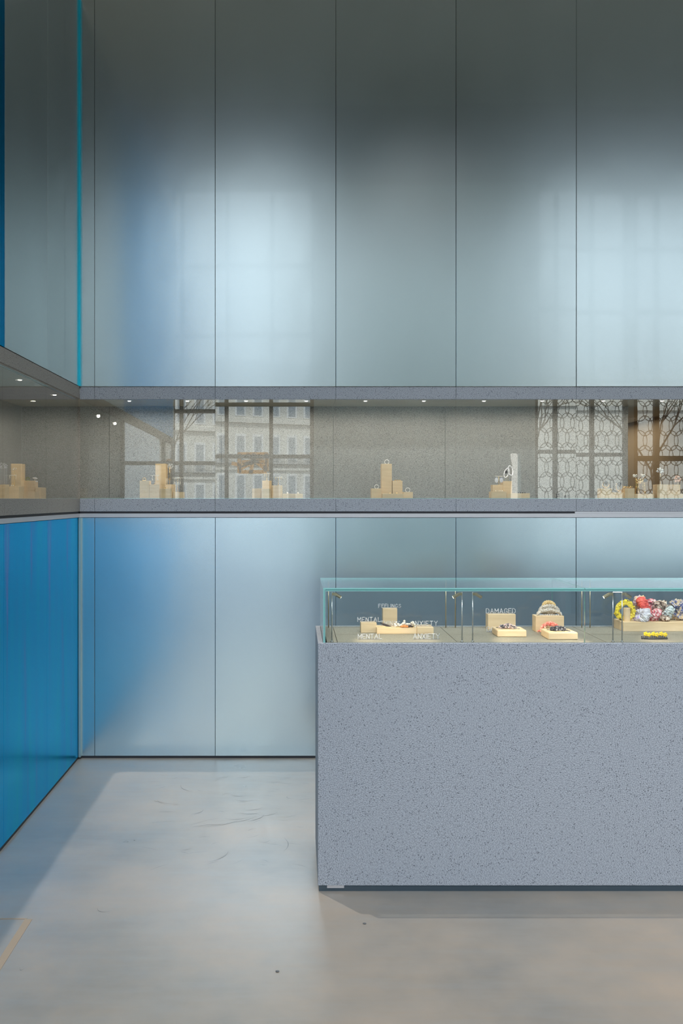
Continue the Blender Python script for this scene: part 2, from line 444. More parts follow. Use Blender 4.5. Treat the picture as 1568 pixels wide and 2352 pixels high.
# brown passage visible behind the right end of the niche
pz = MB()
pz.box(2.52, 2.60, DB+ND, 8.6, 0, 2.6); pz.box(XB-.03, 2.6, 8.6, 8.7, 0, 2.6)
t = pz.build('wall_passage', M_brown); tag(t, 'brown lacquered passage wall behind the niche', kind='structure')
t = MB().box(XB-.03, 6, DB+ND, 8.7, Z_LINT, Z_LINT+.03).build('trim_10', M_brown_ceiling); tag(t, 'olive brown soffit of the passage', kind='structure')
MB().box(2.59, 6, DB+.04, DB+ND, Z_LINT, Z_LINT+.03).build('soffit_slab', M_soffit, nb)
MB().box(2.53, 6, DB+ND, DB+ND+.03, Z_SH-.05, Z_LINT+.05).build('back_slab', M_brown, nb)
MB().box(XB-.03, XB, DB+ND+.03, 8.6, Z_SHB, Z_LINT).build('return_slab', M_brown, nb)
# ------------------------------------------------------------------ niche on the left wall
nl = empty('display_niche', (XL, 3.6, Z_SHB), 'grey stone display niche behind glass on the left wall above the blue panels', 'display niche')
for i in range(6):
    y0, y1 = YS[i+1]+G*.6, YS[i]-G*.6
    MB().box(XL-.04, XL, y0, y1, Z_LINT+.004, Z_UP-.002).build('lintel_slab', M_stone_warm, nl, bevel=.001)
    MB().box(-1.72, XL, y0, y1, Z_SHB+.001, Z_SH).build('shelf_slab', M_stone_warm, nl, bevel=.001)
    cy = (y0+y1)/2; zc = (Z_SH+Z_LINT)/2
    g = MB().box(XL-.012, XL-.006, y0, y1, Z_SH, Z_LINT).build('glass_pane', M_glass_left, nl, origin=(XL-.009, cy, zc))
    g.location = Vector((XL-.009, cy, zc))-Vector(nl.location)
    MB().box(-1.72, XL-.04, y0, y1, Z_LINT, Z_LINT+.03).build('soffit_slab', M_soffit, nl)
    MB().box(-1.75, -1.72, y0, y1, Z_SH-.05, Z_LINT+.05).build('back_slab', M_stone_warm, nl)
MB().box(-1.72, XL, YS[-1]-.0, YS[-1]+.03, Z_SH, Z_LINT).build('end_slab', M_stone_warm, nl)
# corner infill joining both niches
MB().box(-1.72, XL, DB+.001, DB+ND, Z_SHB+.001, Z_SH).build('shelf_slab', M_stone_warm, nl)
MB().box(-1.72, XL, DB+.001, DB+ND, Z_LINT, Z_LINT+.03).build('soffit_slab', M_soffit, nl)
MB().box(-1.75, -1.72, DB, DB+ND, Z_SH-.05, Z_LINT+.05).build('back_slab', M_stone_warm, nl)
MB().box(XL-.03, XL-.027, YS[-1], DB, Z_LINT-.0, Z_LINT+.004).build('bottom_bead', M_trimgrey, nl)

lamp('AREA', 'passage_fill', (2.28, 7.2, 2.06), (0, 0, 0), 4, (1, .85, .65), shape='RECTANGLE', size=.3, size_y=1.6)  # unseen fill, added so the brown passage does not go black
# recessed spotlights of the niches
def downlight(x, y, label, grp, energy=1.9):
    z = Z_LINT
    r = empty('recessed_spotlight', (x, y, z), label, 'ceiling light', grp)
    m_ = MB(); pts = [(x+.014*math.cos(a), y+.014*math.sin(a), z-.001) for a in [2*PI*k/20 for k in range(20)]]
    m_.tube(pts, .0022, 6, closed=True); m_.build('rim', M_steel, r, smooth=True)
    l = MB(); b0 = len(l.v); n = 16
    for k in range(n): l.v.append((x+.0105*math.cos(2*PI*k/n), y+.0105*math.sin(2*PI*k/n), z-.0012))
    for k in range(n): l.v.append((x+.0085*math.cos(2*PI*k/n), y+.0085*math.sin(2*PI*k/n), z-.004))
    l.face(list(range(n, 2*n))[::-1])
    for k in range(n): l.face([k, (k+1) % n, n+(k+1) % n, n+k])
    l.build('lens', M_led, r)
    lamp('SPOT', 'niche_light', (x, y, z-.012), (math.radians(10), 0, 0), energy, (1, .91, .78), spot_size=math.radians(165), spot_blend=.4, shadow_soft_size=.01)
    return r
GL = 'small round spotlights in the back niche soffit'
for k, px in enumerate((297, 430, 565, 703, 839, 973, 1111, 1245, 1385, 1520)):
    downlight(wx(px, 5.51), 5.51, 'small round warm spotlight recessed in the back niche soffit, %s' % (
        'nearest the left corner', 'above the left block group', 'over the orange reflection', 'right of the orange reflection', 'left of the tallest block tower',
        'right of the tallest block tower', 'left of the crystal hoops', 'above the black word Elles', 'above the dark sphere earrings', 'at the far right')[k], GL)
for k, (x, y) in enumerate(((-1.34, 5.19), (-1.34, 4.54), (-1.34, 3.95))):
    downlight(x, y, 'small round warm spotlight recessed in the left niche soffit, %s' % ('nearest the room corner', 'in the middle', 'nearest the camera')[k], 'small round spotlights in the left niche soffit', 2.2)

# ------------------------------------------------------------------ counter
CX = wx(730, 3.589); CY = 3.589; CZ = wz(1477.5, CY); CE = 6.0; CD = .50
ct = empty('display_counter', (CX+1.5, CY+CD/2, 0), 'large grey porous stone counter standing on the concrete floor at right', 'counter')
def cpart(mb, name, mat, **k): return mb.build(name, mat, ct, **k)
cpart(MB().box(CX, CE, CY, CY+.02, wz(2034, CY), CZ), 'front_slab', M_stone, bevel=.0015)
cpart(MB().box(CX, CX+.02, CY+.0205, CY+CD, wz(2034, CY), CZ), 'side_slab', M_stone, bevel=.0015)
cpart(MB().box(CX+.02, CE, CY+CD-.02, CY+CD, wz(2034, CY), CZ-.0), 'rear_slab', M_stone)
gx = [CX+.034, wx(775, 3.60), wx(1052, 3.60), wx(1396, 3.60), 1.86, 2.6, 3.4, 4.2, 5.98]
for a, b_ in zip(gx[:-1], gx[1:]):
    cpart(MB().box(a+.0012, b_-.0012, CY+.032, CY+CD-.022, CZ-.03, CZ-.001), 'deck_slab', M_deck)
cpart(MB().box(CX+.02, CE, CY+.021, CY+CD-.021, CZ-.05, CZ-.031), 'deck_bed', M_dark)
cpart(MB().box(CX+.004, CE, CY+.006, CY+CD-.01, 0, wz(2034, CY)), 'plinth', M_plinth)
cpart(MB().box(CX+.035, CX+.10, CY+.002, CY+.006, .013, wz(2034, CY)), 'plinth_clip', M_rail)
# glass case
GX = wx(742, 3.60); GY = CY+.012; GZ = wz(1350.5, GY); GB = GY+.465
gc = empty('glass_case', (GX+1.5, GY+.23, CZ), 'long low glass display case with green edges on top of the stone counter', 'glass case')
def gpart(mb, name, mat, **k): return mb.build(name, mat, gc, **k)
JX = wx(1343, 3.6)
for a, b_ in ((GX, JX-.001), (JX+.001, CE)):
    gpart(MB().box(a, b_, GY, GB, GZ-.006, GZ, 0, 1, 'z'), 'top_pane', [M_glass_case, M_edge])
    gpart(MB().box(a+.001, b_, GY+.0005, GY+.007, GZ-.0085, GZ-.0062), 'glue_line', M_edge_dark)
    gpart(MB().box(max(a, GX+.009), b_, GY, GY+.007, CZ-.02, GZ-.0088, 0, 1, 'y'), 'front_pane', [M_glass_case, M_edge])
    gpart(MB().box(max(a, GX+.009), b_, GB-.007, GB, CZ-.02, GZ-.0065, 0, 1, 'y'), 'rear_pane', [M_glass_case, M_edge])
gpart(MB().box(GX, GX+.0035, GY, GB, CZ-.02, GZ-.0062, 0, 1, 'x'), 'side_pane', [M_glass_case, M_edge])
gpart(MB().box(GX+.0045, GX+.008, GY, GB, CZ-.02, GZ-.0062, 0, 1, 'x'), 'side_pane', [M_glass_case, M_edge])
gpart(MB().box(GX+.0036, GX+.0044, GY+.001, GB, CZ-.02, GZ-.0062), 'glue_line', M_edge_dark)
# front edge bead of the top pane (bevelled lower edge)
gpart(MB().box(GX+.010, CE, GY-.0004, GY+.003, GZ-.0125, GZ-.0088), 'edge_strip', M_edge)
# light grey inner edge profile at the left
def rod(x, y, z0, z1, r=.0023): return MB().tube([(x, y, z0), (x, y, z1)], r, 10)
PF = [762, 1060.7, 1085, 1407, 1428]
ZR = GZ-.019
for px in PF:
    x = wx(px, 3.63); gpart(rod(x, GB-.04, CZ, ZR+.012), 'rear_rod', M_brass, smooth=True)
def spotpost(px, side, label):
    x = wx(px, 3.63); y = 3.63
    r = empty('display_spotlight', (x, y, CZ), label, 'display light', 'mini spotlights on thin posts in the glass case')
    rod(x, y, CZ, ZR).build('post', M_steel, r, smooth=True)
    MB().tube([(x, y, CZ), (x, y, CZ+.003)], .006, 12).build('base', M_steel, r, smooth=True)
    br = MB().box(min(x, x+side*.014), max(x, x+side*.014), y-.003, y+.003, ZR-.012, ZR-.002); br.tube([(x+side*.012, y-.006, ZR-.009), (x+side*.012, y+.006, ZR-.009)], .005, 10)
    br.build('bracket', M_brass, r)
    a = Vector((x+side*.014, y, ZR-.008)); dvec = Vector((side*.86, .12, -.52)).normalized()
    hd = MB().tube([a-dvec*.002, a+dvec*.024], .0062, 14)
    ho = hd.build('lamp_head', M_brass, r, smooth=False)
    le = MB().tube([a+dvec*.0241, a+dvec*.0245], .0048, 12).build("lens", M_led, origin=r.location); le.parent = ho; le.location = (0, 0, 0)
    me = le.data
    rt = dvec.to_track_quat('-Z', 'Y').to_euler()
    lamp('SPOT', 'case_light', a+dvec*.028, rt, 1.6, (1, .80, .55), spot_size=math.radians(95), spot_blend=.6, shadow_soft_size=.005)
    return r
# lens is a child of the head: shift its mesh into the head's frame
spotpost(762, 1, 'thin steel post with a brass mini spotlight at the left end of the glass case')
spotpost(1060.7, -1, 'thin steel post, spotlight turned left toward the word clips')
spotpost(1085, 1, 'thin steel post, spotlight turned right toward the word DAMAGED')
spotpost(1407, -1, 'thin steel post, spotlight turned left toward the crystal headbands')
spotpost(1428, 1, 'thin steel post in front of the yellow scrunchie, spotlight turned right')
for a, b_ in ((1407, 1428),):
    gpart(MB().tube([(wx(a, 3.63), 3.63, ZR), (wx(b_, 3.63), 3.63, ZR)], .0018, 8), 'cross_rod', M_steel)

# ------------------------------------------------------------------ wooden display blocks
NBLK = [0]
def block(px0, px1, pyt, d, depth, z0, label, grp, bev=.0012, pyb=None):
    x0, x1 = wx(px0, d), wx(px1, d); zt = wz(pyt, d)
    c = ((x0+x1)/2, d+depth/2, z0)
    o = MB().box(x0, x1, d, d+depth, z0, zt).build('wooden_block', M_wood, origin=c, bevel=bev)
    tag(o, label, 'display block', grp); return o, zt, c
GC = 'pale maple display blocks in the glass case'
cz = CZ-.001
block(828.5, 864.7, 1430.5, 3.875, .055, cz, 'small maple block under the left upper word MENTAL in the glass case', GC)
block(865, 957, 1442, 3.845, .09, cz, 'long low maple block under the pearl clip and feather in the glass case', GC)
block(957.5, 995.5, 1441, 3.84, .085, cz, 'low maple block under the right upper word ANXIETY', GC)
block(879, 912, 1398, 3.98, .045, cz, 'tall maple block under the word FEELINGS at the back of the glass case', GC)
block(1120.3, 1184, 1411, 3.98, .05, cz, 'upright maple block carrying the word DAMAGED', GC)
block(1142, 1209, 1447.3, 3.757, .107, cz, 'low maple block with a pink chain print headband on it', GC, .004)
block(1230, 1295, 1415, 3.90, .06, cz, 'upright maple block carrying the crystal turban headband', GC)
block(1259.5, 1327, 1453.2, 3.68, .12, cz, 'low maple block with the black and white headband, in front of the coral one', GC, .004)
block(1431, 1620, 1429, 3.92, .12, cz, 'very long maple block carrying the row of scrunchies', GC)
SH = Z_SH
G1 = 'maple display blocks of the left group in the back niche'
block(320.5, 342.8, 1104, 5.52, .07, SH, 'slim maple block with a gold ring on top, leftmost of the left niche group', G1)
block(343.3, 366.8, 1112.5, 5.52, .07, SH, 'maple block with a T shaped earring stand in front of the tall column', G1)
block(356.5, 381, 1065, 5.70, .08, SH, 'tall maple column of the left group in the back niche', G1)
block(367.5, 394.7, 1122, 5.50, .06, SH, 'small maple block in front of the wire flower stand', G1)
block(378, 400, 1112.7, 5.62, .07, SH, 'maple block carrying the wire flower stand', G1)
block(396.8, 421, 1130, 5.52, .07, SH, 'low maple block at the right end carrying a wide earring stand', G1)
G2 = 'maple display blocks under the orange reflection'
block(579, 599, 1122, 5.55, .07, SH, 'maple block at the left end of the group under the orange reflection', G2)
block(600, 622, 1122, 5.50, .06, SH, 'front maple block of the group under the orange reflection', G2)
block(602, 623, 1104, 5.62, .07, SH, 'taller maple block behind, under the pair of gold drops', G2)
block(624, 648, 1115, 5.55, .07, SH, 'maple block under the T stand right of the orange reflection', G2)
block(649, 695, 1134, 5.52, .07, SH, 'long low maple block with two studs, right end under the window reflection', G2)
G3 = 'maple display blocks of the tower group'
block(852.6, 875.8, 1122, 5.55, .07, SH, 'maple block with a white ring at the left foot of the tower', G3)
block(876, 899.7, 1065.3, 5.60, .07, SH, 'tallest maple tower in the middle of the back niche', G3)
block(901, 924, 1104, 5.60, .07, SH, 'half height maple block right of the tower', G3)
block(878, 926.5, 1133.8, 5.48, .06, SH, 'long low maple block lying at the foot of the tower', G3)
block(927, 948, 1130, 5.55, .07, SH, 'small maple block with a white ring at the right foot of the tower', G3)
G4 = 'maple display blocks of the crystal hoop group'
block(1128, 1163, 1129, 5.50, .07, SH, 'low maple block with a row of pearls in front of the crystal earrings', G4)
block(1131, 1153.8, 1113.6, 5.60, .06, SH, 'maple block carrying the blue white disc earrings', G4)
block(1154, 1175.6, 1105, 5.62, .07, SH, 'upright maple block carrying the crystal hoops', G4)
block(1163.5, 1216.5, 1133, 5.52, .07, SH, 'long low maple block with small dark studs', G4)
G5 = 'maple display blocks at the right end of the back niche'
block(1380, 1404.7, 1122, 5.52, .07, SH, 'maple block under the round dark pendant, leftmost at the right end', G5)
block(1405, 1434.7, 1131, 5.54, .07, SH, 'low maple block under the black heart pendant', G5)
block(1435, 1457, 1121.6, 5.52, .07, SH, 'maple block with gold leaf clips on it', G5)
block(1457.3, 1502, 1134.4, 5.54, .07, SH, 'long low maple block under the gold flower stands', G5)
block(1509, 1531.6, 1112.7, 5.54, .07, SH, 'upright maple block carrying the white flower stand', G5)
block(1532, 1592, 1134.4, 5.54, .07, SH, 'long low maple block at the right picture edge', G5)
block(1534, 1562, 1113, 5.68, .07, SH, 'maple block standing behind the long one at the right picture edge', G5)
G6 = 'maple display blocks in the left niche'
block(-14, 11, 1113, 4.55, .07, SH, 'maple block cut by the left picture edge in the left niche', G6)
block(12, 43.5, 1117, 4.72, .08, SH, 'wide maple block in front of the column in the left niche', G6)
block(25, 48, 1065, 5.12, .08, SH, 'tall maple column in the left niche', G6)
block(48.5, 79.5, 1104, 5.18, .07, SH, 'maple block with a green ring in the left niche', G6)
block(44.5, 80.5, 1129, 4.92, .08, SH, 'low maple block below the green ring block in the left niche', G6)
block(81, 95, 1119.5, 5.16, .10, SH, 'small maple block at the right end of the left niche group', G6)

# ------------------------------------------------------------------ lettering
GLY = {
 'A': [[(0, 0), (.35, 1), (.7, 0)], [(.13, .38), (.57, .38)]],
 'D': [[(0, 0), (0, 1), (.35, 1), (.62, .75), (.62, .25), (.35, 0), (0, 0)]],
 'E': [[(.55, 0), (0, 0), (0, 1), (.55, 1)], [(0, .52), (.45, .52)]],
 'F': [[(0, 0), (0, 1), (.55, 1)], [(0, .52), (.45, .52)]],
 'G': [[(.62, .82), (.4, 1), (.15, .95), (0, .6), (0, .35), (.18, .03), (.45, 0), (.62, .2), (.62, .45), (.38, .45)]],
 'H': [[(0, 0), (0, 1)], [(.6, 0), (.6, 1)], [(0, .5), (.6, .5)]],
 'I': [[(0, 0), (0, 1)]],
 'L': [[(0, 1), (0, 0), (.5, 0)]],
 'M': [[(0, 0), (0, 1), (.37, .35), (.74, 1), (.74, 0)]],
 'N': [[(0, 0), (0, 1), (.6, 0), (.6, 1)]],
 'S': [[(.55, .85), (.3, 1), (.05, .85), (.05, .62), (.3, .52), (.55, .4), (.55, .15), (.3, 0), (0, .15)]],
 'T': [[(.32, 0), (.32, 1)], [(0, 1), (.64, 1)]],
 'X': [[(0, 0), (.6, 1)], [(0, 1), (.6, 0)]],
 'Y': [[(.32, 0), (.32, .5), (0, 1)], [(.32, .5), (.64, 1)]],
 'l': [[(.0, 1.3), (0, .15), (.12, 0), (.25, 0)]],
 'e': [[(.02, .38), (.45, .38), (.42, .62), (.22, .74), (.02, .55), (0, .2), (.2, 0), (.45, .08)]],
 's': [[(.42, .62), (.22, .74), (.03, .58), (.12, .42), (.38, .32), (.42, .1), (.2, 0), (0, .08)]],
}
def word(name, text, px0, px1, pyb, h, d, z, label, grp=None, mats=(M_silver, M_clip_shade), bead=True, cat='hair clip', lean=.0):
    x0, x1 = wx(px0, d), wx(px1, d)
    ws = [max(p[0] for s in GLY[c] for p in s) for c in text]
    tot = sum(ws)*h+.0; gap = ((x1-x0)-tot)/(len(text)-1)
    r = empty(name, ((x0+x1)/2, d, z), label, cat, grp)
    mb = MB(); bk = MB(); x = x0; rad = h*(.07 if bead else .085)
    for c, wd in zip(text, ws):
        for st in GLY[c]:
            pts = [(x+p[0]*h, d-lean*p[1]*h, z+.0018+p[1]*h) for p in st]
            bk.tube([(a+rad*.7, b_+rad*1.2, c_-rad*.5) for a, b_, c_ in pts], rad*.75, 6)  # dark offset copy of each stroke stands in for the letter's shadow
            if bead:
                for a, b_ in zip(pts[:-1], pts[1:]):
                    L = (Vector(b_)-Vector(a)).length; n = max(1, int(L/(rad*1.7)))
                    for k in range(n+1):
                        q = Vector(a).lerp(Vector(b_), k/n); mb.ball(q, rad, 6)
            else: mb.tube(pts, rad*1.2, 6)
        x += wd*h+gap
    mb.build('lettering', mats[0], r, smooth=False)
    bk.build('letter_shade', mats[1], r)
    MB().box(x0, x1, d+rad, d+rad+.003, z, z+.0012).build('clip_bar', mats[1], r, bevel=.0008)
    return r
GW = 'rhinestone word clips in the glass case'
word('word_hair_clip', 'MENTAL', 821, 873, 1432, .0175, 3.90, wz(1430.5, 3.875), 'rhinestone hair clip reading MENTAL on top of the left block', GW)
word('word_hair_clip', 'MENTAL', 822, 876, 1466, .0185, 3.70, cz, 'rhinestone hair clip reading MENTAL lying on the deck, front left', GW)
word('word_hair_clip', 'ANXIETY', 943, 1004, 1440, .0185, 3.88, wz(1441, 3.84), 'rhinestone hair clip reading ANXIETY on top of the right block', GW)
word('word_hair_clip', 'ANXIETY', 949, 1009, 1466, .0195, 3.70, cz, 'rhinestone hair clip reading ANXIETY lying on the deck in front', GW)
word('word_hair_clip', 'FEELINGS', 869, 920, 1398, .0150, 4.00, wz(1398, 3.98), 'rhinestone hair clip reading FEELINGS on the tall block', GW)
word('word_hair_clip', 'THINGS', 874, 918, 1432, .0165, 3.915, wz(1442, 3.845), 'rhinestone hair clip reading THINGS behind the dark feather', GW)
word('word_hair_clip', 'DAMAGED', 1116, 1183, 1409, .0200, 4.00, wz(1411, 3.98), 'rhinestone hair clip reading DAMAGED on the upright block', GW)
word('word_hair_clip', 'DAMAGED', 1118, 1176, 1447, .0195, 3.90, cz, 'rhinestone hair clip reading DAMAGED on the deck, half hidden behind a low block', GW)
word('shelf_lettering', 'Elles', 1278, 1306, 1146, .026, 5.60, SH, 'small black freestanding letters Elles on the back niche shelf', None, (M_dark, M_dark), False, 'letters')

# ------------------------------------------------------------------ clips, pearls, feather
def pearl_cluster():
    d = 3.86; z = wz(1442, 3.845)
    r = empty('pearl_hair_clip', (wx(925, d), d, z), 'white pearl cluster hair clip on the long low block beside the amber one', 'hair clip')
    mb = MB(); rnd = random.Random(2)
    for k in range(46):
        a = rnd.random(); px = 905+48*a; hh = .012*abs(math.sin(a*3*PI))*.8+.006
        mb.ball((wx(px, d), d+rnd.uniform(-.01, .018), z+.003+rnd.random()*hh*1.4), .0036+.0015*rnd.random(), 8)
    mb.build('pearls', M_pearl, r, smooth=True)
    MB().box(wx(906, d), wx(953, d), d-.002, d+.01, z, z+.003).build('clip_bar', M_gold, r)
pearl_cluster()
def amber_clip():
    d = 3.85; z = wz(1442, 3.845)
    r = empty('amber_hair_clip', (wx(930, d), d, z), 'orange amber and brown hair clip in front of the white pearls', 'hair clip')
    mb = MB()
    for px, s_ in ((923, .006), (929, .0075), (935, .0055)): mb.ball((wx(px, d), d, z+s_*.8), s_, 10, sc=(1.2, 1, .8))
    mb.build('amber_stones', M_amber, r, smooth=True)
    MB().tube([(wx(936, d), d, z+.004), (wx(942, d), d, z+.008), (wx(948, d), d, z+.003)], [.004, .005, .002], 8).build('bow', M_featherb, r, smooth=True)
amber_clip()
def feather():
    d = 3.865; z = wz(1442, 3.845)
    r = empty('feather_hair_clip', (wx(886, d), d, z), 'dark brown feather hair clip lying between MENTAL and the pearls', 'hair clip')
    mb = MB(); a = Vector((wx(874, d), d+.012, z+.014)); c = Vector((wx(895, d), d-.01, z+.004))
    mb.tube([a, a.lerp(c, .3), a.lerp(c, .7), c], [.001, .0045, .0045, .001], 8)
    for k in range(16):
        q = a.lerp(c, k/15); mb.tube([q, q+Vector((.008, -.004, -.002))], [.0012, .0003], 4); mb.tube([q, q+Vector((.003, .002, .006))], [.0012, .0003], 4)
    mb.build('feather', M_featherb, r, smooth=True)
    MB().tube([(wx(865, d), d-.006, z+.003), (wx(897, d), d-.012, z+.001)], .0012, 6).build('pin', M_gold, r)
feather()
def flower_clip():
    d = 3.70; z = cz
    r = empty('flower_hair_clip', (wx(1503, d), d, z), 'black claw hair clip topped with yellow flowers on the deck before the long block', 'hair clip')
    mb = MB()
    for k in range(13):
        px = 1474+56*k/12; a = wx(px, d)
        mb.tube([(a, d, z+.002), (a, d+.002, z+.012+.004*math.sin(k/12*PI))], .0032, 8); mb.ball((a, d-.002, z+.004), .0045, 8)
    mb.tube([(wx(1480, d), d-.004, z+.003), (wx(1503, d), d-.008, z+.004), (wx(1531, d), d-.004, z+.003)], .0028, 8)
    mb.build('claw', M_black, r, smooth=True)
    M_y = plain('yellow_petal', (.85, .62, .02), .5)
    for px in (1482, 1490, 1500, 1508, 1518, 1527):
        f_ = MB(); c = Vector((wx(px, d), d-.002, z+.018+(.003 if px in (1482, 1500, 1518) else 0)))
        for j in range(5):
            an = 2*PI*j/5; f_.ball(c+Vector((.0052*math.cos(an), .001, .0052*math.sin(an))), .0042, 8, sc=(1, .5, 1))
        f_.ball(c+Vector((0, -.003, 0)), .0025, 6)
        f_.build('yellow_flower', M_y, r, smooth=True)
flower_clip()

# ------------------------------------------------------------------ fabric rings
def scrunchie(c, R, r, rot, mat, label, seed, grp='fabric scrunchies in a row', ruff=.34, squash=1.0, name='scrunchie'):
    rnd = random.Random(seed); n, k = 170, 26; mb = MB(); ph = [rnd.random()*6.28 for _ in range(6)]
    for i in range(n):
        a = 2*PI*i/n
        Rm = R*(1+.04*math.sin(3*a+ph[4]))
        for j in range(k):
            b_ = 2*PI*j/k
            q3 = Vector((math.cos(a)*(1+.5*math.cos(b_)), math.sin(a)*(1+.5*math.cos(b_)), .5*math.sin(b_)))
            fa = noise.noise(q3*2.6+Vector((seed*3.1, 0, 0))); fb = abs(noise.noise(q3*5.5+Vector((0, seed*1.7, 2))))
            rr = r*(1.12+.62*fa-.75*fb+.06*math.sin(31*a+3*math.sin(b_)+ph[1]))
            nz = noise.noise(Vector((math.cos(a)*4+seed, math.sin(a)*4, math.sin(b_)*2+math.cos(b_))))
            rr *= 1+.12*nz
            q = Rm+rr*math.cos(b_)
            mb.v.append((q*math.cos(a), q*math.sin(a)*squash, rr*math.sin(b_)*1.05))
    for i in range(n):
        for j in range(k):
            i2, j2 = (i+1) % n, (j+1) % k
            mb.face([i*k+j, i2*k+j, i2*k+j2, i*k+j2])
    o = mb.build(name, mat, smooth=True)
    o.location = c; o.rotation_euler = rot
    return tag(o, label, 'hair scrunchie', grp)
zb = wz(1429, 3.92)
def sc_at(px, py, rpx, tpx, d, rot, mat, label, seed, **k):
    R = rpx/F*d; r = tpx/F*d
    return scrunchie((wx(px, d), d+.02, wz(py, d)), R, r, rot, mat, label, seed, **k)
sc_at(1439, 1404, 17, 5.5, 3.955, (PI/2, .15, -.25), F_yellow, 'yellow scrunchie with black print standing at the left end of the row', 1, squash=1.1)
# wooden peg inside the yellow one
o = MB().tube([(wx(1437, 3.97), 3.96, zb), (wx(1437, 3.97), 3.96, zb+.055)], .014, 20).build('wooden_peg', M_wood, origin=(wx(1437, 3.97), 3.96, zb)); tag(o, 'short round maple peg standing inside the yellow scrunchie', 'display block')
sc_at(1474, 1386, 8, 8, 4.00, (PI/2-.3, .3, .3), F_purple, 'purple and cream satin scrunchie peeking out on top behind the red one', 2)
sc_at(1482, 1394, 12, 9.5, 3.965, (1.15, .5, 1.0), F_red, 'glossy red satin scrunchie second in the row', 3)
sc_at(1478, 1416, 9, 10, 3.935, (1.0, -.4, -.8), F_lilac, 'white and lilac satin scrunchie draped over the block edge', 4)
sc_at(1508, 1414, 7, 8.5, 3.95, (2.2, .2, .9), F_pink, 'pink and white patterned scrunchie in the middle of the row', 5)
sc_at(1499, 1389, 7, 6, 4.01, (PI/2, .2, 0), F_pink, 'rose patterned scrunchie leaning behind the red satin one', 6)
sc_at(1521, 1398, 10, 8.5, 3.99, (PI/2-.2, .9, .2), F_leopard, 'black and beige leopard scrunchie standing tall behind the pink one', 7)
sc_at(1539, 1409, 9, 7.5, 3.955, (2.1, -.3, .8), F_greyw, 'grey and white print scrunchie beside the leopard one', 8)
sc_at(1530, 1421, 6, 5, 3.935, (.4, .1, 0), F_leopard, 'dark print scrunchie lying flat below the leopard one', 9)
sc_at(1560, 1402, 12, 12, 3.98, (1.2, .3, -1.0), F_navy, 'navy scrunchie with cream flowers at the right picture edge', 10)
sc_at(1553, 1390, 6, 6, 4.02, (PI/2, .3, .2), F_navy, 'navy and peach scrunchie on top of the pile at right', 11)

def arch(mb, x0, x1, z0, hgt, y0, y1, r, n=40, k=12, seed=0, flat=1.0, ruff=.15):
    """padded half ring standing on both ends"""
    b = len(mb.v)
    for i in range(n+1):
        t = PI*i/n; cx = (x0+x1)/2-(x1-x0)/2*math.cos(t); czz = z0+hgt*math.sin(t); cy = y0+(y1-y0)*math.sin(t)
        rr = r*(.55+.45*math.sin(t))*(1+ruff*math.sin(23*t+seed))
        n_ = Vector((-(math.cos(t))*hgt, 0, math.sin(t)*(x1-x0)/2)).normalized()
        for j in range(k):
            a = 2*PI*j/k
            q = Vector((cx, cy, czz))+n_*(rr*math.cos(a))+Vector((0, rr*flat*math.sin(a), 0))
            mb.v.append(tuple(q))
    for i in range(n):
        for j in range(k):
            j2 = (j+1) % k; mb.face([b+i*k+j, b+i*k+j2, b+(i+1)*k+j2, b+(i+1)*k+j])
    mb.face([b+j for j in range(k)]); mb.face([b+n*k+j for j in range(k)][::-1])
    return mb
zt = wz(1415, 3.90)
r = empty('crystal_headband', (wx(1261, 3.94), 3.93, zt), 'stacked crystal turban headband on the upright block right of DAMAGED', 'headband')
for k, (a, b_, zz, h_, dd, rr, mt) in enumerate(((1234, 1288, .002, .018, 3.925, .0085, F_crystal), (1239, 1283, .014, .022, 3.945, .0085, F_crystal), (1247, 1274, .032, .018, 3.955, .009, F_crystal_gold))):
    m_ = MB(); arch(m_, wx(a, dd), wx(b_, dd), zt+zz, h_, dd, dd+.01, rr, seed=k, flat=1.6); m_.build('band', mt, r, smooth=True)
fillm = MB(); fillm.ball((wx(1261, 3.955), 3.955, zt+.016), .026, 16, sc=(1.35, .5, .95)); fillm.build('padded_form', F_crystal, r, smooth=True)
m_ = MB()
for k in range(11): m_.ball((wx(1240+4.2*k, 3.915), 3.912, zt+.003), .0028, 7)
m_.build('bead_row', M_silver, r, smooth=True)
r = empty('coral_headband', (wx(1268, 3.85), 3.84, cz), 'coral red twisted headband leaning on the crystal headband block', 'headband')
for k, (a, b_, z0_, h_, rr) in enumerate(((1243, 1288, .006, .026, .007), (1252, 1284, .022, .016, .006), (1236, 1250, .002, .003, .003))):
    m_ = MB(); arch(m_, wx(a, 3.83), wx(b_, 3.83), cz+z0_+.004, h_, 3.83, 3.872, rr, seed=k*2, ruff=.25); m_.build('twist', F_coral, r, smooth=True)
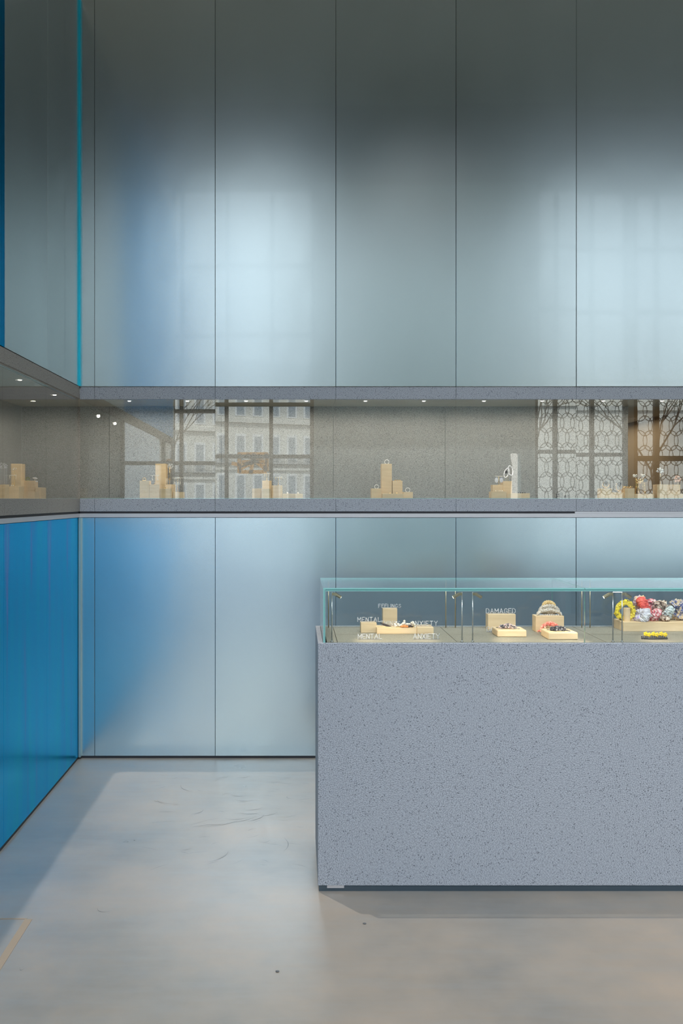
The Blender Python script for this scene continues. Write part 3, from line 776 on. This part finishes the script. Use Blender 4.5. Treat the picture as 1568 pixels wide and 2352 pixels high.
def knot(label, px0, px1, d, z, mat, seed):
    r = empty('knotted_headband', (wx((px0+px1)/2, d), d+.02, z), label, 'headband')
    rnd = random.Random(seed); m_ = MB()
    for k in range(11):
        t = k/10; px = px0+8+(px1-px0-16)*t; hh = .011+.008*math.sin(t*PI)
        c = Vector((wx(px, d), d+.018+rnd.uniform(-.014, .014), z+hh*.6)); R = .0058+.002*rnd.random()
        u = Vector((rnd.uniform(-1, 1), rnd.uniform(-.4, .4), rnd.uniform(-1, 1))).normalized(); v = u.cross(Vector((.2, 1, .1))).normalized()
        pts = [c+u*R*math.cos(a)+v*R*math.sin(a) for a in [2*PI*q/14 for q in range(14)]]
        m_.tube(pts, .0028, 7, closed=True)
    m_.build('links', mat, r, smooth=True)
    MB().tube([(wx(px0-4, d), d+.03, z+.004), (wx(px0+8, d), d+.01, z+.008), (wx((px0+px1)/2, d), d+.02, z+.006), (wx(px1-8, d), d+.008, z+.006), (wx(px1+4, d), d+.004, z+.002)], [.001, .003, .006, .003, .001], 8).build('band', mat, r, smooth=True)
knot('pink and black chain print knotted headband on a low maple block', 1146, 1190, 3.78, wz(1447.3, 3.757), F_chain, 5)
knot('black and white chain print knotted headband on the front right low block', 1264, 1306, 3.71, wz(1453.2, 3.68), F_chain2, 6)

# ------------------------------------------------------------------ jewellery in the niches
def ringitem(px, pyb, w_, h_, d, z, mat, label, grp='standing rings on the niche blocks'):
    x = wx(px, d); R = w_/F*d/2; m_ = MB()
    pts = [(x+R*math.cos(a), d, z+R*.9+R*math.sin(a)*h_) for a in [2*PI*k/24 for k in range(24)]]
    m_.tube(pts, .0022, 7, closed=True)
    o = m_.build('finger_ring', mat, smooth=True, origin=(x, d, z)); return tag(o, label, 'ring', grp)
ringitem(331, 1104, 8, .8, 5.55, wz(1104, 5.52), M_gold, 'gold ring with a bright stone on the slim leftmost block')
ringitem(864.5, 1122, 9, 1, 5.57, wz(1122, 5.55), M_white, 'white ring on the block left of the tower')
ringitem(888, 1065, 10, 1, 5.62, wz(1065.3, 5.60), M_white, 'white ring on top of the tall tower')
ringitem(936, 1130, 10, 1, 5.57, wz(1130, 5.55), M_white, 'white ring on the block right of the tower')
ringitem(64, 1104, 8, .9, 5.2, wz(1104, 5.18), M_green, 'green stone ring on a block in the left niche')
def studs(pxs, d, z, mat, label, r=.004):
    x = wx(sum(pxs)/len(pxs), d); m_ = MB()
    for px in pxs: m_.ball((wx(px, d), d, z+r*.9), r, 8)
    o = m_.build('stud_earrings', mat, smooth=True, origin=(x, d, z)); return tag(o, label, 'earrings', 'stud earrings on the niche blocks')
studs([896, 911], 5.51, wz(1133.8, 5.48), M_gold, 'pair of gold studs on the long block at the foot of the tower')
studs([908, 913, 918], 5.63, wz(1104, 5.6), M_gold, 'three gold studs on the block right of the tower')
studs([660, 684], 5.55, wz(1134, 5.52), M_pearl, 'pair of pearl studs on the long low block under the window reflection', .005)
studs([1138, 1143, 1148, 1153], 5.53, wz(1129, 5.5), M_pearl, 'row of pearl studs on the block before the disc earrings')
studs([1190, 1195, 1200, 1205], 5.55, wz(1133, 5.52), M_featherb, 'row of dark studs on the long low block')
studs([379, 383], 5.52, wz(1122, 5.5), M_gold, 'gold studs on the small block before the flower stand')
studs([26, 30], 4.75, wz(1117, 4.72), M_pearl, 'pearl studs on the wide block in the left niche')
def tstand(px, pyb, pyt, half, drops, d, z, mats, label, dropsz=(4, 8), style='drop'):
    x = wx(px, d); zt_ = wz(pyt, d)
    r = empty('earring_stand', (x, d, z), label, 'earring stand', 'T shaped earring stands on the blocks')
    MB().tube([(x, d, z), (x, d, zt_)], .0013, 8).build('stem', M_gold, r, smooth=True)
    MB().tube([(wx(px-half, d), d, zt_), (wx(px+half, d), d, zt_)], .0018, 8).build('bar', M_pearl, r, smooth=True)
    MB().tube([(x, d, z), (x, d, z+.0015)], .007, 14).build('foot', M_gold, r, smooth=True)
    return r, x, zt_
def drops(r_, pxs, w_, h_, d, zt_, mat, label, style):
    x = wx(sum(pxs)/len(pxs), d)
    e = empty('drop_earrings', (x, d, zt_), label, 'earrings', 'earrings hanging on small stands')
    for px in pxs:
        m_ = MB(); cx = wx(px, d); W = w_/F*d; H = h_/F*d
        m_.tube([(cx, d-.003, zt_), (cx, d-.003, zt_-.004)], .0007, 5)
        if style == 'disc':
            for k in range(14):
                a = 2*PI*k/14; m_.ball((cx+W/2*math.cos(a)*.8, d-.004, zt_-.006-H/2+H/2*.85*math.sin(a)), .0022, 6)
            m_.ball((cx, d-.004, zt_-.006-H/2), W*.36, 10, sc=(1, .2, H/W))
        elif style == 'drop':
            n = max(3, int(H/.005))
            for k in range(n): m_.ball((cx+.001*math.sin(k*2), d-.004, zt_-.006-H*k/n), .0028*(1-.3*math.sin(k)), 7)
        m_.build('earring', mat, e, smooth=True)
    return e
def stand_with(px, pyb, pyt, half, dp, d, z, mat, label, lab2, w_, h_, style):
    r_, x, zt_ = tstand(px, pyb, pyt, half, dp, d, z, None, label)
    drops(r_, dp, w_, h_, d, zt_, mat, lab2, style)
stand_with(355.5, 1112, 1092, 10, (350, 362), 5.53, wz(1112.5, 5.52), M_pearl, 'gold T stand left of the tall column in the left group', 'pair of pearl drops hanging beside the tall column', 4, 10, 'drop')
stand_with(408, 1130, 1098, 13, (400, 414), 5.55, wz(1130, 5.52), M_pearl, 'wide gold T stand at the right end of the left group', 'pair of long pearl drops at the right end of the left group', 4, 14, 'drop')
stand_with(639, 1115, 1096, 9, (633, 645), 5.57, wz(1115, 5.55), M_gold, 'gold T stand right of the orange reflection', 'pair of gold drops right of the orange reflection', 4, 4, 'drop')
stand_with(612.5, 1104, 1087, 9, (607, 618), 5.65, wz(1104, 5.62), M_pearl, 'T stand over the taller block under the orange reflection', 'pair of pearl drops over the taller block under the orange reflection', 5, 6, 'drop')
M_bw = fabric('blue_white_enamel', [(.15, .20, .55), (.80, .82, .88), (.9, .9, .9)], 300)
stand_with(1145, 1113, 1094, 9, (1139.5, 1150.8), 5.62, wz(1113.6, 5.6), M_bw, 'gold T stand left of the crystal hoops', 'pair of round blue and white disc earrings', 9, 13, 'disc')
stand_with(29.5, 1117, 1092, 8, (22, 37), 4.75, wz(1117, 4.72), M_pearl, 'gold T stand in the left niche in front of the column', 'pair of pearl drops in the left niche', 4, 8, 'drop')
# crystal hoops
r = empty('crystal_hoops', (wx(1167, 5.65), 5.65, wz(1105, 5.62)), 'pair of large crystal hoop earrings on a gold pin stand', 'earrings')
for px, py, tl in ((1163, 1086, .35), (1172, 1081, -.2)):
    m_ = MB(); d = 5.65 if px < 1170 else 5.67
    for k in range(26):
        a = 2*PI*k/26; u = 5*math.cos(a); v = 11*math.sin(a)
        m_.ball((wx(px+u*math.cos(tl)+v*math.sin(tl), d), d, wz(py-(v*math.cos(tl)-u*math.sin(tl)), d)), .0034, 7)
    m_.build('hoop', M_silver, r, smooth=False)
m_ = MB()
for px in (1161, 1166): m_.tube([(wx(px, 5.66), 5.66, wz(1105, 5.62)), (wx(px, 5.66), 5.66, wz(1092, 5.66))], .0012, 7)
m_.build('stem', M_gold, r)
m_ = MB().ball((wx(1162, 5.655), 5.657, wz(1084, 5.655)), .008, 8, sc=(1, .3, 1.2)); m_.build('dark_stone', M_featherb, r)
def flower(px, pyb, pyt, d, z, R, mat, label, n=26, petal=.0035, stem=M_gold):
    x = wx(px, d); zt_ = wz(pyt, d)
    r = empty('flower_jewel_stand', (x, d, z), label, 'jewellery', 'flower shaped jewels on thin stems')
    MB().tube([(x, d, z), (x+.001, d, (z+zt_)/2), (x, d, zt_)], .0012, 7).build('stem', stem, r, smooth=True)
    m_ = MB(); rnd = random.Random(int(px))
    for k in range(n):
        a = rnd.random()*2*PI; q = math.sqrt(rnd.random())*R
        m_.ball((x+q*math.cos(a), d+rnd.uniform(-.005, .005), zt_+q*math.sin(a)*.8), petal*(.7+.6*rnd.random()), 6)
    m_.build('blossom', mat, r, smooth=True)
    return r
flower(389.5, 1112, 1071, 5.65, wz(1112.7, 5.62), .020, M_white, 'round white wire flower on a thin gold stem in the left group', 30, .0028)
flower(33, 1117, 1077, 4.78, wz(1117, 4.72), .009, M_pearl, 'small pearl flower on a tall stem in the left niche', 12)
flower(1458.5, 1134, 1093, 5.57, wz(1134.4, 5.54), .013, M_pearl, 'cream flower on a gold stem, left of the pair near the white pole', 24)
flower(1476, 1134, 1092, 5.57, wz(1134.4, 5.54), .013, M_pearl, 'cream flower on a gold stem, right of the pair near the white pole', 24)
flower(1516, 1112, 1081, 5.57, wz(1112.7, 5.54), .020, M_white, 'white flower bunch on gold stems on the upright right block', 34, .004)
flower(1556, 1134, 1100, 5.60, wz(1134.4, 5.54), .024, plain('peach_petal', (.80, .50, .38), .5), 'peach blossom jewel near the right picture edge', 30, .005)
flower(1467, 1134, 1106, 5.55, wz(1134.4, 5.54), .016, M_gold, 'gold leaf bunch between the two cream flowers', 34, .004)
# gold drops below the flowers
m_ = MB()
for px, py0, py1 in ((1461, 1098, 1124), (1465, 1112, 1134), (1479, 1108, 1134), (1475, 1100, 1120)):
    zz = [wz(py0+(py1-py0)*t, 5.56) for t in (0, .4, .75, 1)]; x = wx(px, 5.56)
    m_.tube([(x, 5.56, zz[0]), (x+.001, 5.56, zz[1]), (x+.002, 5.56, zz[2]), (x, 5.56, zz[3])], [.0012, .003, .0055, .001], 8)
o = m_.build('gold_drop_jewel', M_gold, smooth=True, origin=(wx(1470, 5.56), 5.56, wz(1134.4, 5.54))); tag(o, 'polished gold drops hanging below the cream flowers', 'jewellery')
def pendant(px, py, R, d, z, label, heart=False):
    x = wx(px, d)
    r = empty('beaded_necklace', (x, d, z), label, 'necklace', 'gold bead necklaces with dark pendants')
    zc_ = wz(py, d)
    pm = MB().ball((x, d-.004, zc_), R, 14, sc=(1, .6, 1 if not heart else .9)); 
    if heart: pm.tube([(x, d-.004, zc_), (x, d-.004, zc_-R*1.35)], [R*.9, .001], 12)
    pm.build('dark_pendant', M_black, r, smooth=True)
    m_ = MB().tube([(x-R*1.3, d, zc_), (x, d, zc_+R*.2), (x+R*1.3, d, zc_)], .0016, 7); m_.tube([(x, d, z), (x, d, zc_)], .0012, 6); m_.build('holder', M_gold, r, smooth=True)
    m_ = MB()
    for k in range(13):
        t = k/12; a = PI*(1+t)
        m_.ball((x+R*1.5*math.cos(a), d-.003, zc_-R*.8+((zc_-z)-.006-R*.8)*math.sin(a)*.95), .0038, 8)
    m_.build('beads', plain('champagne_bead', (.85, .68, .48), .25, .3), r, smooth=True)
pendant(1390.5, 1109, .0125, 5.56, wz(1122, 5.52), 'gold bead necklace with a round dark pendant on the leftmost right hand block')
pendant(1421.6, 1112, .0135, 5.57, wz(1131, 5.54), 'gold bead necklace with a black heart pendant', True)
m_ = MB()
for k in range(7):
    px = 1431+3*k; x = wx(px, 5.55); zz = wz(1121.6, 5.52)
    m_.tube([(x, 5.55, zz+.001), (x+.004, 5.55, zz+.008+.004*(k % 2)), (x+.009, 5.55, zz+.010)], [.001, .003, .0006], 6)
o = m_.build('leaf_hair_clip', M_gold, smooth=True, origin=(wx(1440, 5.55), 5.55, wz(1121.6, 5.52))); tag(o, 'gold leaf hair clip on the block left of the cream flowers', 'hair clip')
r = empty('dark_ball_jewel', (wx(1482, 5.54), 5.54, wz(1134.4, 5.54)), 'black ball on a thin gold stem beside the white pole', 'jewellery')
MB().ball((wx(1482, 5.545), 5.545, wz(1103, 5.54)), .0118, 14).build('ball', M_black, r, smooth=True)
MB().tube([(wx(1482, 5.545), 5.545, wz(1134.4, 5.54)), (wx(1482, 5.545), 5.545, wz(1103, 5.54))], .0012, 7).build('stem', M_gold, r)
# curved crystal discs, left niche
m_ = MB()
for px, py in ((78, 1098), (83, 1099), (84, 1106), (80.5, 1098)): m_.ball((wx(px, 5.2), 5.2, wz(py, 5.2)), .008, 8, sc=(1, .4, .5))
m_.tube([(wx(80, 5.2), 5.2, wz(1104, 5.18)-.01), (wx(80, 5.2), 5.2, wz(1098, 5.2))], .0012, 6)
o = m_.build('crystal_spray', M_silver, smooth=True, origin=(wx(80, 5.2), 5.2, wz(1104, 5.18))); tag(o, 'small crystal spray on the right of the green ring in the left niche', 'jewellery')
r = empty('fringe_earring_stand', (wx(5, 4.6), 4.6, wz(1113, 4.55)), 'wire stand with long silver fringe earrings at the left picture edge', 'earring stand')
m_ = MB()
for k in range(12):
    px = -8+2.2*k; m_.tube([(wx(px, 4.6), 4.6, wz(1073+3*math.sin(k), 4.6)), (wx(px, 4.6), 4.6, wz(1111, 4.6))], .0006, 5)
m_.build('fringe', M_silver, r)
m_ = MB()
for k in range(40):
    a = random.random()*6.28; q = math.sqrt(random.random())*.024
    m_.ball((wx(6, 4.6)+q*math.cos(a), 4.6, wz(1070, 4.6)+q*math.sin(a)*.6), .0022, 6)
m_.build('crystals', M_silver, r)

# ------------------------------------------------------------------ rest of the room (behind and beside the camera; seen in reflections)
YF = -4.0
wf = MB()
def wallf(x0, x1, z0, z1, k=0): wf.box(x0, x1, YF-.25, YF, z0, z1, k)
HC = 7.5
wallf(-8, -1.98, 0, HC); wallf(.25, 3.37, 0, HC, 1); wallf(3.54, 3.76, 0, HC, 1); wallf(3.37, 3.54, 2.24, HC, 1)
wallf(5.28, 5.36, 0, 6.4, 1); wallf(7.9, 12, 0, HC)
wallf(-1.98, .25, 6.45, HC, 2); wallf(3.76, 7.9, 6.45, HC, 2); wallf(3.37, 3.54, 0, .02, 1)
t = wf.build('wall_front', [M_wall, M_wall_teal, M_beam]); tag(t, 'front wall with tall street windows', kind='structure')
t = MB().box(-8.2, -8, -4.3, 9, 0, 12.6).build('wall_far_left', M_wall); tag(t, 'far left wall', kind='structure')
t = MB().box(8.5, 8.7, -4.3, 9, 0, 12.6).build('wall_right', M_wall); tag(t, 'right wall', kind='structure')
t = MB().box(-8, 8.5, 9, 9.2, 0, 12.6).build('wall_rear', M_wall); tag(t, 'rear wall beyond the metal partition', kind='structure')
cb = MB().box(-8, 8.5, -4.3, 1.5, HC, HC+.2); cb.box(-8, 8.5, 1.5, 9, 12.5, 12.7); cb.box(-8, 8.5, 1.45, 1.5, HC+.2, 12.5)
cb.box(-8, 8.5, YF, YF+.6, 6.5, HC, 1)
t = cb.build('ceiling', [M_ceil, M_beam]); tag(t, 'dark grey ceiling', kind='structure')
def window(name, x0, x1, z0, z1, xm, zm, fw=.05, label=''):
    r = empty(name, ((x0+x1)/2, YF-.1, z0), label, None, None, 'structure')
    m_ = MB(); y0, y1 = YF-.14, YF-.06
    m_.box(x0, x0+fw, y0, y1, z0, z1); m_.box(x1-fw, x1, y0, y1, z0, z1); m_.box(x0, x1, y0, y1, z0, z0+fw); m_.box(x0, x1, y0, y1, z1-fw, z1)
    for x in xm: m_.box(x-fw/2, x+fw/2, y0, y1, z0, z1)
    for z in zm: m_.box(x0, x1, y0, y1, z-fw/2, z+fw/2)
    m_.build('window_frame', M_frame, r)
    MB().box(x0, x1, YF-.11, YF-.10, z0, z1).build('window_glass', M_glass_win, r)
    return r
W1 = window('window_1', -1.98, .25, .0, 6.45, (-1.81, -1.14, -.43), (1.0, 2.13, 2.96, 4.1, 5.2), .06, 'tall street window at left')
W2 = window('window_2', 3.76, 5.28, .0, 6.45, (4.10, 4.72), (1.0, 2.26, 3.4, 4.5, 5.5), .06, 'street window with ring lattice')
W3 = window('window_3', 5.36, 7.9, .0, 6.45, (5.75, 6.4, 7.1), (1.0, 2.2, 3.4, 4.5, 5.5), .08, 'wide street window at right')
def lattice(x0, x1, z0, z1, parent):
    m_ = MB(); px_, pz_ = .165, .235
    for i in range(int((x1-x0)/px_)+1):
        for j in range(int((z1-z0)/pz_)+1):
            cx = x0+px_*(i+.5*(j % 2)); cz_ = z0+pz_*j
            if cx-.11 < x0 or cx+.11 > x1+.1: continue
            pts = [(cx+.115*math.cos(a), YF-.03, cz_+.16*math.sin(a)) for a in [2*PI*k/18 for k in range(18)]]
            m_.tube(pts, .0052, 4, closed=True)
    m_.build('ring_lattice', M_iron, parent)
lattice(3.7, 5.3, .6, 4.3, W2); lattice(5.3, 6.6, .6, 4.3, W3)
# orange tape criss-cross on the left window, seen mirrored in the niche glass
tp = MB(); ytp = YF+.002; Dv = 14.87
def strip(pa, pb, wd=.03):
    a = Vector((wx(pa[0], Dv), 0, wz(pa[1], Dv))); b_ = Vector((wx(pb[0], Dv), 0, wz(pb[1], Dv))); dd = (b_-a).normalized(); nn = Vector((-dd.z, 0, dd.x))*wd
    y0 = YF-.092; i = len(tp.v)
    for q in (a-nn, b_-nn, b_+nn, a+nn): tp.v.append((q.x, y0, q.z))
    tp.face([i, i+1, i+2, i+3])
for pa, pb in (((543, 1050), (612, 1050)), ((546, 1048), (546, 1094)), ((610, 1048), (610, 1090)), ((545, 1091), (609, 1091)), ((545, 1085), (611, 1052)), ((563, 1050), (609, 1087)),
               ((528, 1071), (546, 1075)), ((577, 1067), (572, 1096)), ((580, 1048), (577, 1067)), ((552, 1068), (610, 1067)), ((604, 1070), (607, 1090)), ((546, 1079), (577, 1067))): strip(pa, pb)
o = tp.build('orange_tape', M_orange, origin=(wx(577, Dv), YF-.092, wz(1091, Dv))); tag(o, 'criss-crossed orange tape stuck on the street window, seen mirrored in the niche glass', 'tape')

# outside: street, apartment building, trees
st = MB().box(-90, 90, -160, -4.3, -.35, -.2).build('ground', M_street); tag(st, 'asphalt street outside', kind='structure')
bd = empty('apartment_building', (-4, -110, -.2), 'pale limestone apartment building with a slate roof mirrored in the niche glass', 'building')
bw = MB(); W_, Hh = 46, 15
bw.box(-W_/2, W_/2, -6, 0, -.2, Hh); bw.box(-W_/2-.3, W_/2+.3, -6.3, .5, 10.6, 11.1); bw.box(-W_/2-.2, W_/2+.2, -6.2, .35, 4.6, 4.9)
def bput(mb, name, mat):
    o = mb.build(name, mat, origin=(0, 0, 0)); o.parent = bd; o.location = (0, 0, .2); return o
bput(bw, 'facade', M_facade)
rf = MB(); rf.box(-W_/2, W_/2, -6, -.4, Hh, Hh+4); bput(rf, 'slate_roof', M_slate)
for k in range(18):
    x = -W_/2+2+k*2.45
    for z in (.6, 5.6, 11.6):
        m_ = MB().box(x-.75, x+.75, -.02, .08, z-.15, z+3.6); o = bput(m_, 'window_surround', M_white)
        m2 = MB().box(x-.5, x+.5, .08, .1, z, z+3.3).build('pane', M_winglass, origin=(0, 0, 0)); m2.parent = o
    if 2 < k < 14:
        m_ = MB(); m_.box(x-1.1, x+1.1, .05, .7, 5.3, 5.45); m_.box(x-1.1, x+1.1, .66, .7, 6.5, 6.58)
        for q in range(12): m_.box(x-1.1+q*.19, x-1.07+q*.19, .66, .7, 5.45, 6.5)
        bput(m_, 'balcony', M_iron)
bd.rotation_euler = (0, 0, math.radians(-28))
b2 = MB().box(-60, -26, -95, -85, -.2, 17); b2.box(-60.4, -25.6, -95.4, -84.6, 14, 14.6); o = b2.build('office_building', M_facade, origin=(-43, -90, -.2)); tag(o, 'plain limestone block further left down the street', 'building')
b3 = MB().box(26, 80, -120, -105, -.2, 16); b3.box(25.6, 80.4, -120.4, -104.6, 13, 13.6); o = b3.build('office_building', M_facade, origin=(52, -112, -.2)); tag(o, 'plain limestone block far behind the bare trees', 'building')
def tree(x, y, h, seed, label):
    r = empty('bare_tree', (x, y, -.2), label, 'tree', 'bare street trees'); rnd = random.Random(seed); m_ = MB()
    def br(p, dvec, L, rad, lev):
        q = p+dvec*L; mid = (p+q)/2+Vector((rnd.uniform(-1, 1), rnd.uniform(-1, 1), 0))*L*.06
        m_.tube([p, mid, q], [rad, rad*.85, rad*.65], 5)
        if lev > 0:
            for _ in range(3 if lev > 1 else 4):
                nd = (dvec+Vector((rnd.uniform(-.8, .8), rnd.uniform(-.8, .8), rnd.uniform(-.1, .5)))).normalized(); br(q, nd, L*.72, rad*.6, lev-1)
    br(Vector((x, y, -.2)), Vector((0, 0, 1)), h*.3, .09, 4)
    m_.build('branches', M_bark, r)
tree(9, -26, 9, 1, 'leafless street tree nearest the right hand windows'); tree(17, -34, 11, 2, 'leafless street tree at the far right outside'); tree(12, -42, 12, 3, 'leafless street tree farthest from the windows')
tree(-7, -38, 10, 4, 'leafless street tree outside the left window')
